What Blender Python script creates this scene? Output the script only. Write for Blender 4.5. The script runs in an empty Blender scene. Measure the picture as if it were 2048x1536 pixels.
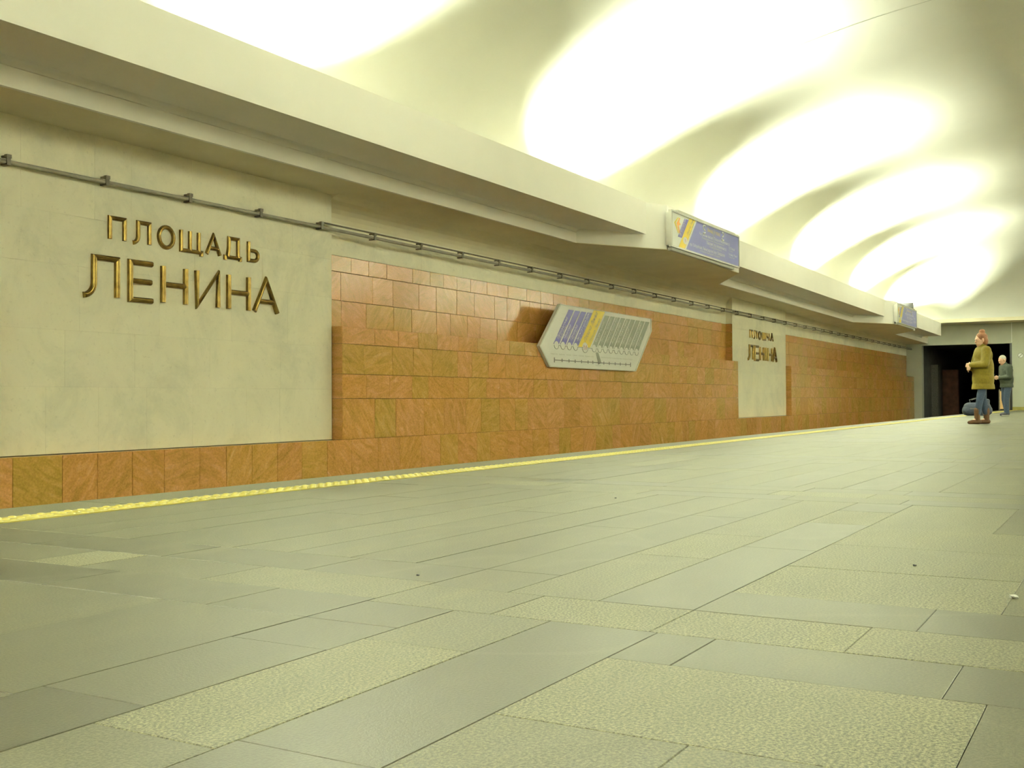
import bpy, bmesh, math, random
from mathutils import Vector, Matrix

# ------------------------------------------------------------------ camera, world, exposure
sc = bpy.context.scene
col = sc.collection
YAW, PITCH, ROLL = math.radians(60.1255), math.radians(0.84376), math.radians(-0.30232)
fwd = Vector((math.sin(YAW)*math.cos(PITCH), math.cos(YAW)*math.cos(PITCH), math.sin(PITCH)))
r0 = Vector((math.cos(YAW), -math.sin(YAW), 0)); u0 = r0.cross(fwd)
rt = math.cos(ROLL)*r0 + math.sin(ROLL)*u0
up = -math.sin(ROLL)*r0 + math.cos(ROLL)*u0
cd = bpy.data.cameras.new('camera'); cam = bpy.data.objects.new('camera', cd); col.objects.link(cam)
cd.sensor_width = 36; cd.lens = 2181.27*36/2048; cd.clip_end = 300; cd.clip_start = 0.02
cam.matrix_world = Matrix(((rt.x, up.x, -fwd.x, 0), (rt.y, up.y, -fwd.y, 0), (rt.z, up.z, -fwd.z, 0.5), (0, 0, 0, 1)))
sc.camera = cam
w = bpy.data.worlds.new('world'); sc.world = w; w.use_nodes = True
w.node_tree.nodes['Background'].inputs[0].default_value = (0.9, 0.95, 0.8, 1)
w.node_tree.nodes['Background'].inputs[1].default_value = 0.0
sc.view_settings.view_transform = 'Standard'; sc.view_settings.look = 'None'
sc.view_settings.gamma = 1; sc.view_settings.use_curve_mapping = False
sc.view_settings.exposure = 0.74
LAMP_COL = (0.96, 1.0, 0.74)
LAMP_W = 730.0
LAMP_X = [-21.0, -13.6, -6.2, 1.2, 8.5, 16.0, 23.4, 30.8, 37.6]

# ------------------------------------------------------------------ helpers
random.seed(7)
U = random.uniform
def link(o, parent=None):
    col.objects.link(o)
    if parent: o.parent = parent
    return o
def tag(o, label=None, cat=None, group=None, kind=None):
    if label: o['label'] = label
    if cat: o['category'] = cat
    if group: o['group'] = group
    if kind: o['kind'] = kind
    return o
def meshobj(name, verts, faces, m, parent=None, smooth=False):
    me = bpy.data.meshes.new(name); me.from_pydata([tuple(v) for v in verts], [], faces); me.update()
    if m: me.materials.append(m)
    if smooth: me.polygons.foreach_set('use_smooth', [True]*len(me.polygons))
    return link(bpy.data.objects.new(name, me), parent)
def empty(name, loc=(0, 0, 0), rz=0):
    o = bpy.data.objects.new(name, None); o.location = loc; o.rotation_euler = (0, 0, rz); o.empty_display_size = 0.1
    return link(o)
class MB:
    def __init__(s): s.v = []; s.f = []
    def poly(s, pts):
        n = len(s.v); s.v += [tuple(p) for p in pts]; s.f.append(list(range(n, n+len(pts))))
    def box(s, x0, x1, y0, y1, z0, z1):
        n = len(s.v)
        s.v += [(x0,y0,z0),(x1,y0,z0),(x1,y1,z0),(x0,y1,z0),(x0,y0,z1),(x1,y0,z1),(x1,y1,z1),(x0,y1,z1)]
        s.f += [[n+a for a in q] for q in ((0,3,2,1),(4,5,6,7),(0,1,5,4),(1,2,6,5),(2,3,7,6),(3,0,4,7))]
    def prism(s, ring0, ring1):
        n = len(s.v); k = len(ring0); s.v += [tuple(p) for p in ring0] + [tuple(p) for p in ring1]
        s.f.append([n+i for i in range(k)][::-1]); s.f.append([n+k+i for i in range(k)])
        for i in range(k):
            j = (i+1) % k; s.f.append([n+i, n+j, n+k+j, n+k+i])
    def tube(s, pts, r, seg=8, cap=True):
        pts = [Vector(p) for p in pts]; n0 = len(s.v); prev = None
        for i, p in enumerate(pts):
            d = (pts[min(i+1, len(pts)-1)] - pts[max(i-1, 0)]).normalized()
            a = Vector((0, 0, 1)) if abs(d.z) < .9 else Vector((0, 1, 0))
            e1 = d.cross(a).normalized(); e2 = e1.cross(d)
            for k in range(seg):
                t = 2*math.pi*k/seg
                s.v.append(tuple(p + e1*r*math.cos(t) + e2*r*math.sin(t)))
        for i in range(len(pts)-1):
            for k in range(seg):
                a = n0+i*seg+k; b = n0+i*seg+(k+1) % seg
                s.f.append([a, b, b+seg, a+seg])
        if cap:
            s.f.append([n0+k for k in range(seg)][::-1]); e = n0+(len(pts)-1)*seg; s.f.append([e+k for k in range(seg)])
    def build(s, name, m, parent=None, smooth=False):
        o = meshobj(name, s.v, s.f, m, parent, smooth)
        bm = bmesh.new(); bm.from_mesh(o.data); bmesh.ops.recalc_face_normals(bm, faces=bm.faces); bm.to_mesh(o.data); bm.free()
        return o

# ------------------------------------------------------------------ materials
def newmat(name, rough=0.5, spec=0.5, metal=0.0, base=(.5, .5, .5)):
    m = bpy.data.materials.new(name); m.use_nodes = True; nt = m.node_tree
    b = nt.nodes['Principled BSDF']
    b.inputs['Base Color'].default_value = (*base, 1); b.inputs['Roughness'].default_value = rough
    b.inputs['Metallic'].default_value = metal; b.inputs['Specular IOR Level'].default_value = spec
    return m, nt, b
def N(nt, t, **kw):
    n = nt.nodes.new(t)
    for k, v in kw.items():
        if k in n.inputs.keys(): n.inputs[k].default_value = v
        else: setattr(n, k, v)
    return n
def ramp(nt, stops):
    n = nt.nodes.new('ShaderNodeValToRGB'); cr = n.color_ramp
    while len(cr.elements) > len(stops): cr.elements.remove(cr.elements[-1])
    while len(cr.elements) < len(stops): cr.elements.new(1)
    for e, (p, c) in zip(cr.elements, stops): e.position = p; e.color = (*c, 1)
    return n
def mix(nt, mode, fac, a, b):
    n = nt.nodes.new('ShaderNodeMix'); n.data_type = 'RGBA'; n.blend_type = mode
    for sck, v in ((n.inputs[0], fac), (n.inputs[6], a), (n.inputs[7], b)):
        if isinstance(v, bpy.types.NodeSocket): nt.links.new(v, sck)
        elif isinstance(v, (int, float)): sck.default_value = v
        else: sck.default_value = (*v, 1)
    return n.outputs[2]
def bump(nt, b, h, strength, dist=0.01):
    n = N(nt, 'ShaderNodeBump', Strength=strength, Distance=dist); nt.links.new(h, n.inputs['Height']); nt.links.new(n.outputs[0], b.inputs['Normal'])

def plain(name, base, rough=.6, metal=0., noise=0.06, scale=6., spec=.5):
    m, nt, b = newmat(name, rough, spec, metal, base)
    g = N(nt, 'ShaderNodeNewGeometry'); n = N(nt, 'ShaderNodeTexNoise', Scale=scale, Detail=4.0)
    nt.links.new(g.outputs['Position'], n.inputs['Vector'])
    r = ramp(nt, [(0.3, tuple(c*(1-noise) for c in base)), (0.7, tuple(min(1, c*(1+noise)) for c in base))])
    nt.links.new(n.outputs['Fac'], r.inputs[0]); nt.links.new(r.outputs[0], b.inputs['Base Color'])
    return m

def granite():
    m, nt, b = newmat('orange_granite', .17, .27)
    oi = N(nt, 'ShaderNodeObjectInfo'); tc = N(nt, 'ShaderNodeNewGeometry')
    # every slab was sawn from another place of the block: shift and turn the veins per slab
    wn = N(nt, 'ShaderNodeTexWhiteNoise', noise_dimensions='1D'); nt.links.new(oi.outputs['Random'], wn.inputs['W'])
    sv = N(nt, 'ShaderNodeVectorMath', operation='SCALE'); sv.inputs['Scale'].default_value = 40
    nt.links.new(wn.outputs['Color'], sv.inputs[0])
    rot = N(nt, 'ShaderNodeVectorRotate', rotation_type='Y_AXIS')
    ma = N(nt, 'ShaderNodeMath', operation='MULTIPLY_ADD'); ma.inputs[1].default_value = 2.4; ma.inputs[2].default_value = -1.2
    nt.links.new(oi.outputs['Random'], ma.inputs[0]); nt.links.new(ma.outputs[0], rot.inputs['Angle'])
    nt.links.new(tc.outputs['Position'], rot.inputs['Vector'])
    ad = N(nt, 'ShaderNodeVectorMath', operation='ADD'); nt.links.new(rot.outputs[0], ad.inputs[0]); nt.links.new(sv.outputs[0], ad.inputs[1])
    mp = N(nt, 'ShaderNodeMapping'); mp.inputs['Scale'].default_value = (1.4, 1, 5.0); nt.links.new(ad.outputs[0], mp.inputs['Vector'])
    n1 = N(nt, 'ShaderNodeTexNoise', Scale=2.6, Detail=7.0, Roughness=.62, Distortion=1.1); nt.links.new(mp.outputs[0], n1.inputs['Vector'])
    r1 = ramp(nt, [(.22, (.32, .20, .045)), (.42, (.48, .27, .075)), (.55, (.55, .295, .095)), (.68, (.60, .34, .13)), (.82, (.75, .53, .30))])
    nt.links.new(n1.outputs['Fac'], r1.inputs[0])
    # per-slab cast: olive, brown or pink
    r2 = ramp(nt, [(0, (.84, .93, .72)), (.3, (.97, 1.0, .88)), (.55, (1, .92, .84)), (.8, (1.04, .97, 1.1)), (1, (.90, .84, .76))])
    nt.links.new(wn.outputs['Value'], r2.inputs[0])
    c = mix(nt, 'MULTIPLY', 1.0, r1.outputs[0], r2.outputs[0])
    n2 = N(nt, 'ShaderNodeTexNoise', Scale=60., Detail=3.0); nt.links.new(tc.outputs['Position'], n2.inputs['Vector'])
    r3 = ramp(nt, [(.3, (.72, .72, .72)), (.7, (1.2, 1.2, 1.2))]); nt.links.new(n2.outputs['Fac'], r3.inputs[0])
    c = mix(nt, 'MULTIPLY', .6, c, r3.outputs[0])
    nt.links.new(c, b.inputs['Base Color'])
    bump(nt, b, n1.outputs['Fac'], .03, .004)
    return m
def marble(name, base, rough=.35):
    m, nt, b = newmat(name, rough, .4)
    oi = N(nt, 'ShaderNodeObjectInfo'); g = N(nt, 'ShaderNodeNewGeometry')
    n1 = N(nt, 'ShaderNodeTexNoise', Scale=1.3, Detail=8.0, Roughness=.7, Distortion=.6); nt.links.new(g.outputs['Position'], n1.inputs['Vector'])
    r1 = ramp(nt, [(.28, tuple(c*f for c, f in zip(base, (.82, .84, .84)))), (.5, base), (.75, tuple(min(1, c*1.07) for c in base))])
    nt.links.new(n1.outputs['Fac'], r1.inputs[0])
    rr = ramp(nt, [(0, (.975, .975, .98)), (1, (1.015, 1.015, 1.0))]); nt.links.new(oi.outputs['Random'], rr.inputs[0])
    c = mix(nt, 'MULTIPLY', 1., r1.outputs[0], rr.outputs[0])
    n2 = N(nt, 'ShaderNodeTexNoise', Scale=22., Detail=6.0, Roughness=.75); nt.links.new(g.outputs['Position'], n2.inputs['Vector'])
    r3 = ramp(nt, [(.30, (.72, .72, .68)), (.42, (1, 1, 1))]); nt.links.new(n2.outputs['Fac'], r3.inputs[0])
    c = mix(nt, 'MULTIPLY', .5, c, r3.outputs[0]); nt.links.new(c, b.inputs['Base Color'])
    return m
def floorstone():
    m, nt, b = newmat('floor_granite', .42, .27)
    g = N(nt, 'ShaderNodeNewGeometry'); at = N(nt, 'ShaderNodeAttribute', attribute_name='tone')
    base = ramp(nt, [(0, (.056, .055, .033)), (.5, (.094, .092, .057)), (1, (.150, .146, .092))]); nt.links.new(at.outputs['Fac'], base.inputs[0])
    n1 = N(nt, 'ShaderNodeTexNoise', Scale=170., Detail=2.5, Roughness=.75); nt.links.new(g.outputs['Position'], n1.inputs['Vector'])
    r1 = ramp(nt, [(.38, (.42, .42, .40)), (.5, (1, 1, 1)), (.62, (1.75, 1.75, 1.65))]); nt.links.new(n1.outputs['Fac'], r1.inputs[0])
    # flamed (lighter) slabs are coarser than the honed dark ones
    fac = N(nt, 'ShaderNodeMapRange'); fac.inputs[1].default_value = .3; fac.inputs[2].default_value = .9; fac.inputs[3].default_value = .25; fac.inputs[4].default_value = 1.0
    nt.links.new(at.outputs['Fac'], fac.inputs[0])
    c = mix(nt, 'MULTIPLY', fac.outputs[0], base.outputs[0], r1.outputs[0])
    mp = N(nt, 'ShaderNodeMapping'); mp.inputs['Rotation'].default_value = (0, 0, .5); mp.inputs['Scale'].default_value = (.7, 2.4, 1); nt.links.new(g.outputs['Position'], mp.inputs['Vector'])
    n2 = N(nt, 'ShaderNodeTexNoise', Scale=1.7, Detail=6.0, Roughness=.6, Distortion=.8); nt.links.new(mp.outputs[0], n2.inputs['Vector'])
    r2 = ramp(nt, [(.30, (.86, .87, .88)), (.55, (1, 1, .98)), (.72, (1.16, 1.14, 1.02))]); nt.links.new(n2.outputs['Fac'], r2.inputs[0])
    c = mix(nt, 'MULTIPLY', .8, c, r2.outputs[0])
    # thin pale veins in the stone
    n3 = N(nt, 'ShaderNodeTexNoise', Scale=.7, Detail=2.0, Distortion=.35); nt.links.new(g.outputs['Position'], n3.inputs['Vector'])
    r4 = ramp(nt, [(.488, (0, 0, 0)), (.50, (1, 1, 1)), (.512, (0, 0, 0))]); nt.links.new(n3.outputs['Fac'], r4.inputs[0])
    vf = N(nt, 'ShaderNodeMath', operation='MULTIPLY'); vf.inputs[1].default_value = .07; nt.links.new(r4.outputs[0], vf.inputs[0])
    c = mix(nt, 'MIX', vf.outputs[0], c, (.26, .255, .18))
    nt.links.new(c, b.inputs['Base Color'])
    rr = N(nt, 'ShaderNodeMapRange'); rr.inputs[3].default_value = .40; rr.inputs[4].default_value = .50; nt.links.new(at.outputs['Fac'], rr.inputs[0])
    nt.links.new(rr.outputs[0], b.inputs['Roughness'])
    bump(nt, b, n1.outputs['Fac'], .16, .004)
    return m
def gold():
    m, nt, b = newmat('gold_anodised', .28, .5, 1.0, (.36, .25, .07))
    g = N(nt, 'ShaderNodeNewGeometry'); n = N(nt, 'ShaderNodeTexNoise', Scale=14., Detail=5.0); nt.links.new(g.outputs['Position'], n.inputs['Vector'])
    r = ramp(nt, [(.3, (.115, .075, .02)), (.7, (.26, .18, .052))]); nt.links.new(n.outputs['Fac'], r.inputs[0]); nt.links.new(r.outputs[0], b.inputs['Base Color'])
    return m
M = dict(
    granite=granite(), marble=marble('white_marble', (.92, .88, .68)), floor=floorstone(), gold=gold(),
    plaster=plain('cream_plaster', (.92, .90, .82), .75, noise=.02, scale=1.2),
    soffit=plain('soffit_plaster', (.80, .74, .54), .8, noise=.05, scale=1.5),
    ceil=plain('ceiling_plaster', (.85, .86, .80), .85, noise=.02, scale=.7),
    grout=plain('grout', (.10, .085, .05), .9, noise=.2, scale=30),
    floorgrout=plain('floor_grout', (.15, .15, .12), .9, noise=.2, scale=30),
    yellow=plain('yellow_rubber', (.52, .45, .09), .28, noise=.08, scale=9),
    pipe=plain('grey_pipe', (.27, .25, .19), .4, noise=.15, scale=8),
    darkmetal=plain('dark_metal', (.13, .11, .07), .5, noise=.2, scale=20),
    alu=plain('aluminium', (.62, .62, .58), .3, 1.0, .04), white=plain('white_print', (.80, .82, .78), .35, noise=.01),
    board=plain('board_white', (.90, .91, .86), .3, noise=.015), ptext2=plain('board_rim', (.70, .71, .62), .35, noise=.02), boardgrey=plain('board_grey', (.50, .52, .46), .4, noise=.02),
    blue=plain('print_blue', (.10, .085, .36), .35, noise=.03), signblue=plain('sign_blue', (.17, .175, .48), .3, noise=.03),
    pyellow=plain('print_yellow', (.80, .60, .02), .35, noise=.02), pgrey=plain('print_grey', (.27, .29, .22), .4, noise=.02),
    ptext=plain('print_text_grey', (.56, .57, .50), .4, noise=.02), pline=plain('print_line', (.22, .22, .20), .4, noise=.02),
    red=plain('print_red', (.45, .06, .03), .4, noise=.02), orange=plain('print_orange', (.80, .33, .05), .4, noise=.02),
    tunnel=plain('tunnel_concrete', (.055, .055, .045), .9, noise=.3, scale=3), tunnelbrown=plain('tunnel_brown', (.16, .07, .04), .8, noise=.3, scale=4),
    endwall=plain('end_wall_paint', (.50, .53, .42), .6, noise=.04, scale=2), tan=plain('tan_board', (.62, .40, .17), .5, noise=.08, scale=5),
    ballast=plain('track_ballast', (.09, .085, .07), .95, noise=.4, scale=25), steel=plain('rail_steel', (.35, .33, .30), .35, 1.0, .1),
    skin=plain('skin', (.62, .38, .26), .5, noise=.04, scale=12), jeans=plain('blue_denim', (.025, .042, .072), .85, noise=.25, scale=60),
    mustard=plain('mustard_cloth', (.15, .115, .003), .8, noise=.15, scale=30), boot=plain('brown_suede', (.085, .035, .008), .75, noise=.2, scale=30),
    hair=plain('auburn_hair', (.22, .09, .035), .6, noise=.3, scale=60), greyhair=plain('grey_hair', (.42, .40, .34), .7, noise=.2, scale=90),
    parka=plain('dark_green_cloth', (.028, .038, .022), .85, noise=.2, scale=40), sneaker=plain('dark_sneaker', (.05, .05, .065), .6, noise=.2, scale=40),
    sole=plain('white_sole', (.6, .6, .55), .6, noise=.05), bag=plain('blue_nylon', (.03, .04, .062), .7, noise=.2, scale=40),
    black=plain('black_plastic', (.02, .02, .02), .4, noise=.1), paper=plain('paper', (.75, .75, .70), .8, noise=.05),
    olive=plain('olive_stone', (.34, .31, .08), .5, noise=.15, scale=5), white_lamp=plain('lamp_housing', (.7, .7, .66), .4, noise=.02))

# ------------------------------------------------------------------ main dimensions (metres)
XA, XB = -26.0, 46.6                  # ends of the station hall
YC = -0.4                             # centre line of the platform
EDGE = 4.66                           # platform edge
PIER, REC, REL = 8.05, 8.20, 7.91     # wall planes: marble piers, recessed band, raised granite
SOF = 2.88; F0, F1, F2 = 6.43, 6.65, 7.36
FB, FT = 3.095, 3.60                  # bottom and top of the upper fascia
def sag(x): return -0.0058*max(0., x-14.)
def mir(y): return 2*YC - y

# ------------------------------------------------------------------ floor
def slab_mesh(x0, x1, y0, y1, tone, t=.03, gap=.0007, ch=.0014, dz=0.):
    a, b_, c, d = x0+gap, x1-gap, y0+gap, y1-gap
    v = [(a, c, -t), (b_, c, -t), (b_, d, -t), (a, d, -t), (a, c, -ch+dz), (b_, c, -ch+dz), (b_, d, -ch+dz), (a, d, -ch+dz),
         (a+ch, c+ch, dz), (b_-ch, c+ch, dz), (b_-ch, d-ch, dz), (a+ch, d-ch, dz)]
    f = [(8, 9, 10, 11), (0, 1, 5, 4), (1, 2, 6, 5), (2, 3, 7, 6), (3, 0, 4, 7), (4, 5, 9, 8), (5, 6, 10, 9), (6, 7, 11, 10), (7, 4, 8, 11)]
    return v, f, tone
fb = MB(); fb.box(XA, XB, mir(EDGE)+.002, EDGE-.002, -.5, -.006)
floor = tag(fb.build('floor', M['floorgrout']), 'grey granite slab platform floor with bands of darker and lighter stone', None, None, 'structure')
D_, K_, L_ = .12, .45, .88
slabs = []     # x0,x1,y0,y1,tone
def S(x0, x1, y0, y1, tone): slabs.append((x0, x1, y0, y1, tone))
def runx(x0, x1, y0, y1, lo, hi, tones):
    x = x0
    while x < x1-1e-6:
        L = U(lo, hi); e = x+L
        if e > x1-.25: e = x1
        S(x, e, y0, y1, min(1, max(0, random.choice(tones)+U(-.1, .1)))); x = e
def runy(x0, x1, y0, y1, lo, hi, tones):
    y = y0
    while y < y1-1e-6:
        e = y+U(lo, hi)
        if e > y1-.2: e = y1
        S(x0, x1, y, e, min(1, max(0, random.choice(tones)+U(-.1, .1)))); y = e
YT = 4.09     # tactile strip starts here
# foreground, slab by slab
S(1.20, 2.19, .90, 1.16, D_); runx(-3., 1.20, .90, 1.16, .6, 1.1, [D_, K_])
S(1.155, 1.84, 1.16, 1.42, .85); S(.55, 1.155, 1.16, 1.42, .5); S(1.84, 2.19, 1.16, 1.42, .62); runx(-3., .55, 1.16, 1.42, .6, 1.1, [K_, L_])
S(1.26, 1.72, 1.42, 1.68, .2); S(1.72, 1.96, 1.42, 1.68, .14); S(.72, 1.26, 1.42, 1.68, .02); S(1.96, 2.19, 1.42, 1.68, .12); runx(-3., .72, 1.42, 1.68, .5, 1., [D_, K_])
S(1.20, 1.96, 1.68, 2.13, .30); S(.3, 1.20, 1.68, 2.13, .36); S(1.0, 1.96, 2.13, 2.87, .42); runx(-3., .3, 1.68, 2.13, .6, 1., [K_]); runx(-3., 1.0, 2.13, 2.87, .7, 1.1, [K_, .3])
S(1.96, 2.23, 1.68, 2.00, .12); S(1.96, 2.23, 2.00, 2.62, .24); S(1.96, 2.23, 2.62, 3.3, .06); S(1.96, 2.23, 3.3, YT, .3)
runx(-3., 1.96, 2.87, 3.45, .6, 1.1, [K_, .3, .6]); runx(-3., 1.96, 3.45, YT, .6, 1.1, [K_, .3])
S(2.19, 2.46, .92, 1.32, .95); S(2.19, 2.46, 1.32, 1.68, .62); S(2.23, 2.50, 1.68, 2.30, .72); S(2.23, 2.50, 2.30, 2.81, .42); S(2.23, 2.50, 2.81, 3.05, 1.0); S(2.23, 2.50, 3.05, YT, .40)
S(2.50, 2.77, 1.68, 2.15, .28); S(2.50, 2.77, 2.15, 2.75, .26); S(2.50, 2.77, 2.75, 3.4, .18); S(2.50, 2.77, 3.4, YT, .2)
S(2.46, 3.60, .92, 1.17, .20); S(3.60, 4.42, .92, 1.17, .30); S(4.42, 4.95, .92, 1.17, .85); S(4.95, 5.35, .92, 1.17, .35)
S(2.46, 3.27, 1.17, 1.43, .66); S(3.27, 3.88, 1.17, 1.43, .80); S(3.88, 5.35, 1.17, 1.43, .72)
S(2.46, 2.77, 1.43, 1.68, .40); S(2.77, 4.46, 1.43, 1.68, .34); S(4.46, 5.35, 1.43, 1.68, .5)
y = 1.68
while y < YT-.01:
    e = min(YT, y+.255) if YT-y > .4 else YT
    runx(2.77, 5.35, y, e, 1.0, 1.9, [.42, .5, .56]); y = e
# nearer the centre line
S(1.50, 1.93, .22, .90, .95); S(1.50, 1.93, -.5, .22, .42); runy(1.50, 1.93, -5.0, -.5, .5, .8, [K_, L_])
S(.9, 1.50, .57, .90, .66); S(.9, 1.50, -.1, .57, .72); runy(.9, 1.50, -5.0, -.1, .5, .8, [K_, L_]); runx(-3., .9, .3, .90, .5, .9, [K_, L_])
for k in range(8): runx(-3., .9, .3-.6*(k+1), .3-.6*k, .5, .9, [K_, L_, D_])
S(1.93, 2.19, .77, .90, .30); S(1.93, 2.19, .29, .77, .34); S(1.93, 2.19, -.4, .29, .16); runy(1.93, 2.19, -5.0, -.4, .5, .7, [D_, K_])
S(2.19, 2.46, .51, .92, .92); S(2.19, 2.46, .0, .51, .80); runy(2.19, 2.46, -5.0, 0., .4, .7, [K_, L_])
S(2.46, 2.74, .42, .92, .36); S(2.46, 2.74, -.2, .42, .12); runy(2.46, 2.74, -5., -.2, .5, .7, [D_, K_])
S(2.74, 3.25, .28, .92, .90); S(3.25, 3.80, .28, .92, .82); S(2.74, 3.80, -.4, .28, .58); S(3.80, 4.35, .30, .92, .86); S(3.8, 4.35, -.4, .30, .5)
S(4.35, 5.35, .47, .92, .78); S(4.35, 5.35, -.2, .47, .5)
for x0, x1, yy in ((2.74, 3.8, -.4), (3.8, 4.35, -.4), (4.35, 5.35, -.2)): runy(x0, x1, -5.0, yy, .5, .8, [K_, L_])
near = len(slabs)
# the same pattern further on: a cross band every 3.4 m, long strips between
k = 1
while 1.95+3.4*k < XB-.5:
    xb = 1.95+3.4*k; xe = min(XB, xb+3.4)
    for j in range(3): runy(xb+.26*j, xb+.26*(j+1), -5.0, YT, .5, .9, [[.35, .5], [.55, .85], [.2, .4]][j])
    y = .92
    while y < YT-.01:
        e = min(YT, y+.255) if YT-y > .4 else YT
        runx(xb+.78, xe, y, e, 1.0, 1.9, [.42, .55, .66]); y = e
    xx = xb+.78
    while xx < xe-.05:
        e = xx+U(.5, .9)
        if e > xe-.3: e = xe
        runy(xx, e, -5.0, .92, .6, .9, [.5, .7, .85]); xx = e
    k += 1
x = -3.0
while x > XA:
    e = max(XA, x-.9)
    runy(e, x, -5.0, YT, .6, .9, [K_, L_, D_]); x = e
# pale edge stones and the strip under the tactile tiles
x = XA
while x < XB:
    e = min(XB, x+.9); S(x, e, YT+.18, EDGE, .62+U(-.05, .05)); x = e
def inview(s):
    cx, cy = (s[0]+s[1])/2, (s[2]+s[3])/2
    p = Vector((cx, cy, -.5)); z = p.dot(fwd)
    if z < .3: return None
    u = p.dot(rt)/z*2181/1024; v = -p.dot(up)/z*2181/768
    if abs(u) > 1.25 or v > 1.3: return None
    return (s[1]-s[0])*(s[3]-s[2])/z**3
sc_ = sorted([(inview(s) or 0, i) for i, s in enumerate(slabs)], reverse=True)
top = set(i for a, i in sc_[:298] if a > 0)
rest = MB(); rt_tone = []
for i, s in enumerate(slabs):
    v, f, tone = slab_mesh(*s[:4], s[4], dz=U(-.0005, .0005))
    if i in top:
        cx, cy = (s[0]+s[1])/2, (s[2]+s[3])/2
        o = meshobj('floor_slab', [(a-cx, b-cy, c) for a, b, c in v], f, M['floor'], floor); o.location = (cx, cy, 0)
        at = o.data.attributes.new('tone', 'FLOAT', 'FACE'); at.data.foreach_set('value', [tone]*len(f))
    else:
        n = len(rest.v); rest.v += v; rest.f += [[n+q for q in ff] for ff in f]; rt_tone += [tone]*len(f)
o = meshobj('far_floor_slabs', rest.v, rest.f, M['floor'], floor); o['kind'] = 'stuff'
at = o.data.attributes.new('tone', 'FLOAT', 'FACE'); at.data.foreach_set('value', rt_tone)

# tactile warning strip: yellow band with rows of raised domes
ts = empty('tactile_strip', (XA, YT+.09, 0)); tag(ts, 'yellow studded warning strip running along the platform edge', 'tactile strip')
b = MB(); b.box(0, XB-XA, -.089, .089, -.02, .004); b.build('band', M['yellow'], ts)
b = MB()
for i in range(int((XB-2)/.071)):
    for j in range(3):
        cx, cy = 2-XA+.03+i*.071, -.058+j*.058
        n = len(b.v)
        for r, z in ((.021, .003), (.016, .0085), (.007, .0105)):
            for q in range(6): t = q*math.pi/3; b.v.append((cx+r*math.cos(t), cy+r*math.sin(t), z))
        for a in range(2):
            for q in range(6): b.f.append([n+a*6+q, n+a*6+(q+1) % 6, n+a*6+6+(q+1) % 6, n+a*6+6+q])
        b.f.append([n+12+q for q in range(6)])
o = b.build('domes', M['yellow'], ts, True); o['kind'] = 'stuff'

# track beds on both sides, platform side faces
for nm, sgn in (('wall_platform_left', 1), ('wall_platform_right', -1)):
    y = EDGE if sgn > 0 else mir(EDGE)
    b = MB(); b.box(XA, XB, min(y-.12*sgn-.0, y-.35*sgn), max(y-.12*sgn, y-.35*sgn), -1.2, -.5)
    tag(b.build(nm, M['soffit']), 'platform side below the edge stones', kind='structure')
for nm, y0, y1 in (('floor_track_left', EDGE-.35, REC+.1), ('floor_track_right', mir(REC+.1), mir(EDGE-.35))):
    b = MB(); b.box(XA-1, 66, y0, y1, -1.4, -1.15); tag(b.build(nm, M['ballast']), 'dark track bed beside the platform', kind='structure')
for i, (y, side) in enumerate(((5.55, 'granite wall'), (7.07, 'granite wall'))):
    b = MB()
    b.v += [(XA+xx, y+a, c) for xx in (0, 90) for a, c in ((-.065, -1.15), (.065, -1.15), (.065, -1.135), (.012, -1.12), (.012, -1.04), (.035, -1.03), (.035, -1.0), (-.035, -1.0), (-.035, -1.03), (-.012, -1.04), (-.012, -1.12), (-.065, -1.135))]
    b.f += [[q, (q+1) % 12, 12+(q+1) % 12, 12+q] for q in range(12)] + [list(range(12))[::-1], list(range(12, 24))]
    o = b.build('rail', M['steel']); tag(o, ['steel running rail in the track bed next to the platform', 'steel running rail in the track bed next to the wall'][i], 'rail', 'rails of the track')

# ------------------------------------------------------------------ the far wall
wl = MB()
wl.box(XA, XB, REC+.03, REC+.4, -1.2, 3.7)
piers = [(-12.95-.0, -8.65), (5.55, 9.85), (24.15, 28.5)]
for a, c in piers: wl.box(a+.004, c-.004, PIER+.03, REC+.05, -.2, SOF+.02)
wall = tag(wl.build('wall_left', M['grout']), 'station wall across the track with white marble piers and granite bays', kind='structure')
def wtile(name, x0, x1, z0, z1, y, m, parent, t=.03, gap=.0018, ch=.003, tilt=0.):
    cx, cz = (x0+x1)/2, (z0+z1)/2; a, b_ = (x1-x0)/2-gap, (z1-z0)/2-gap
    v = [(-a, t, -b_), (a, t, -b_), (a, t, b_), (-a, t, b_), (-a, ch, -b_), (a, ch, -b_), (a, ch, b_), (-a, ch, b_),
         (-a+ch, 0, -b_+ch), (a-ch, 0, -b_+ch), (a-ch, 0, b_-ch), (-a+ch, 0, b_-ch)]
    f = [(8, 9, 10, 11), (0, 1, 5, 4), (1, 2, 6, 5), (2, 3, 7, 6), (3, 0, 4, 7), (4, 5, 9, 8), (5, 6, 10, 9), (6, 7, 11, 10), (7, 4, 8, 11)]
    o = meshobj(name, v, f, m, parent); o.location = (cx, y, cz)
    if tilt: o.rotation_euler = (U(-tilt, tilt), 0, U(-tilt, tilt))
    return o
def row(name, x0, x1, z0, z1, y, lo, hi, m, parent, joints=None, **kw):
    xs = [x0] + list(joints or [])
    x = xs[-1]
    while x < x1-1e-6:
        e = x+U(lo, hi)
        if e > x1-lo*.6: e = x1
        xs.append(e); x = e
    for a, c in zip(xs, xs[1:]): wtile(name, a, c, z0, z1, y, m, parent, **kw)
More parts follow.
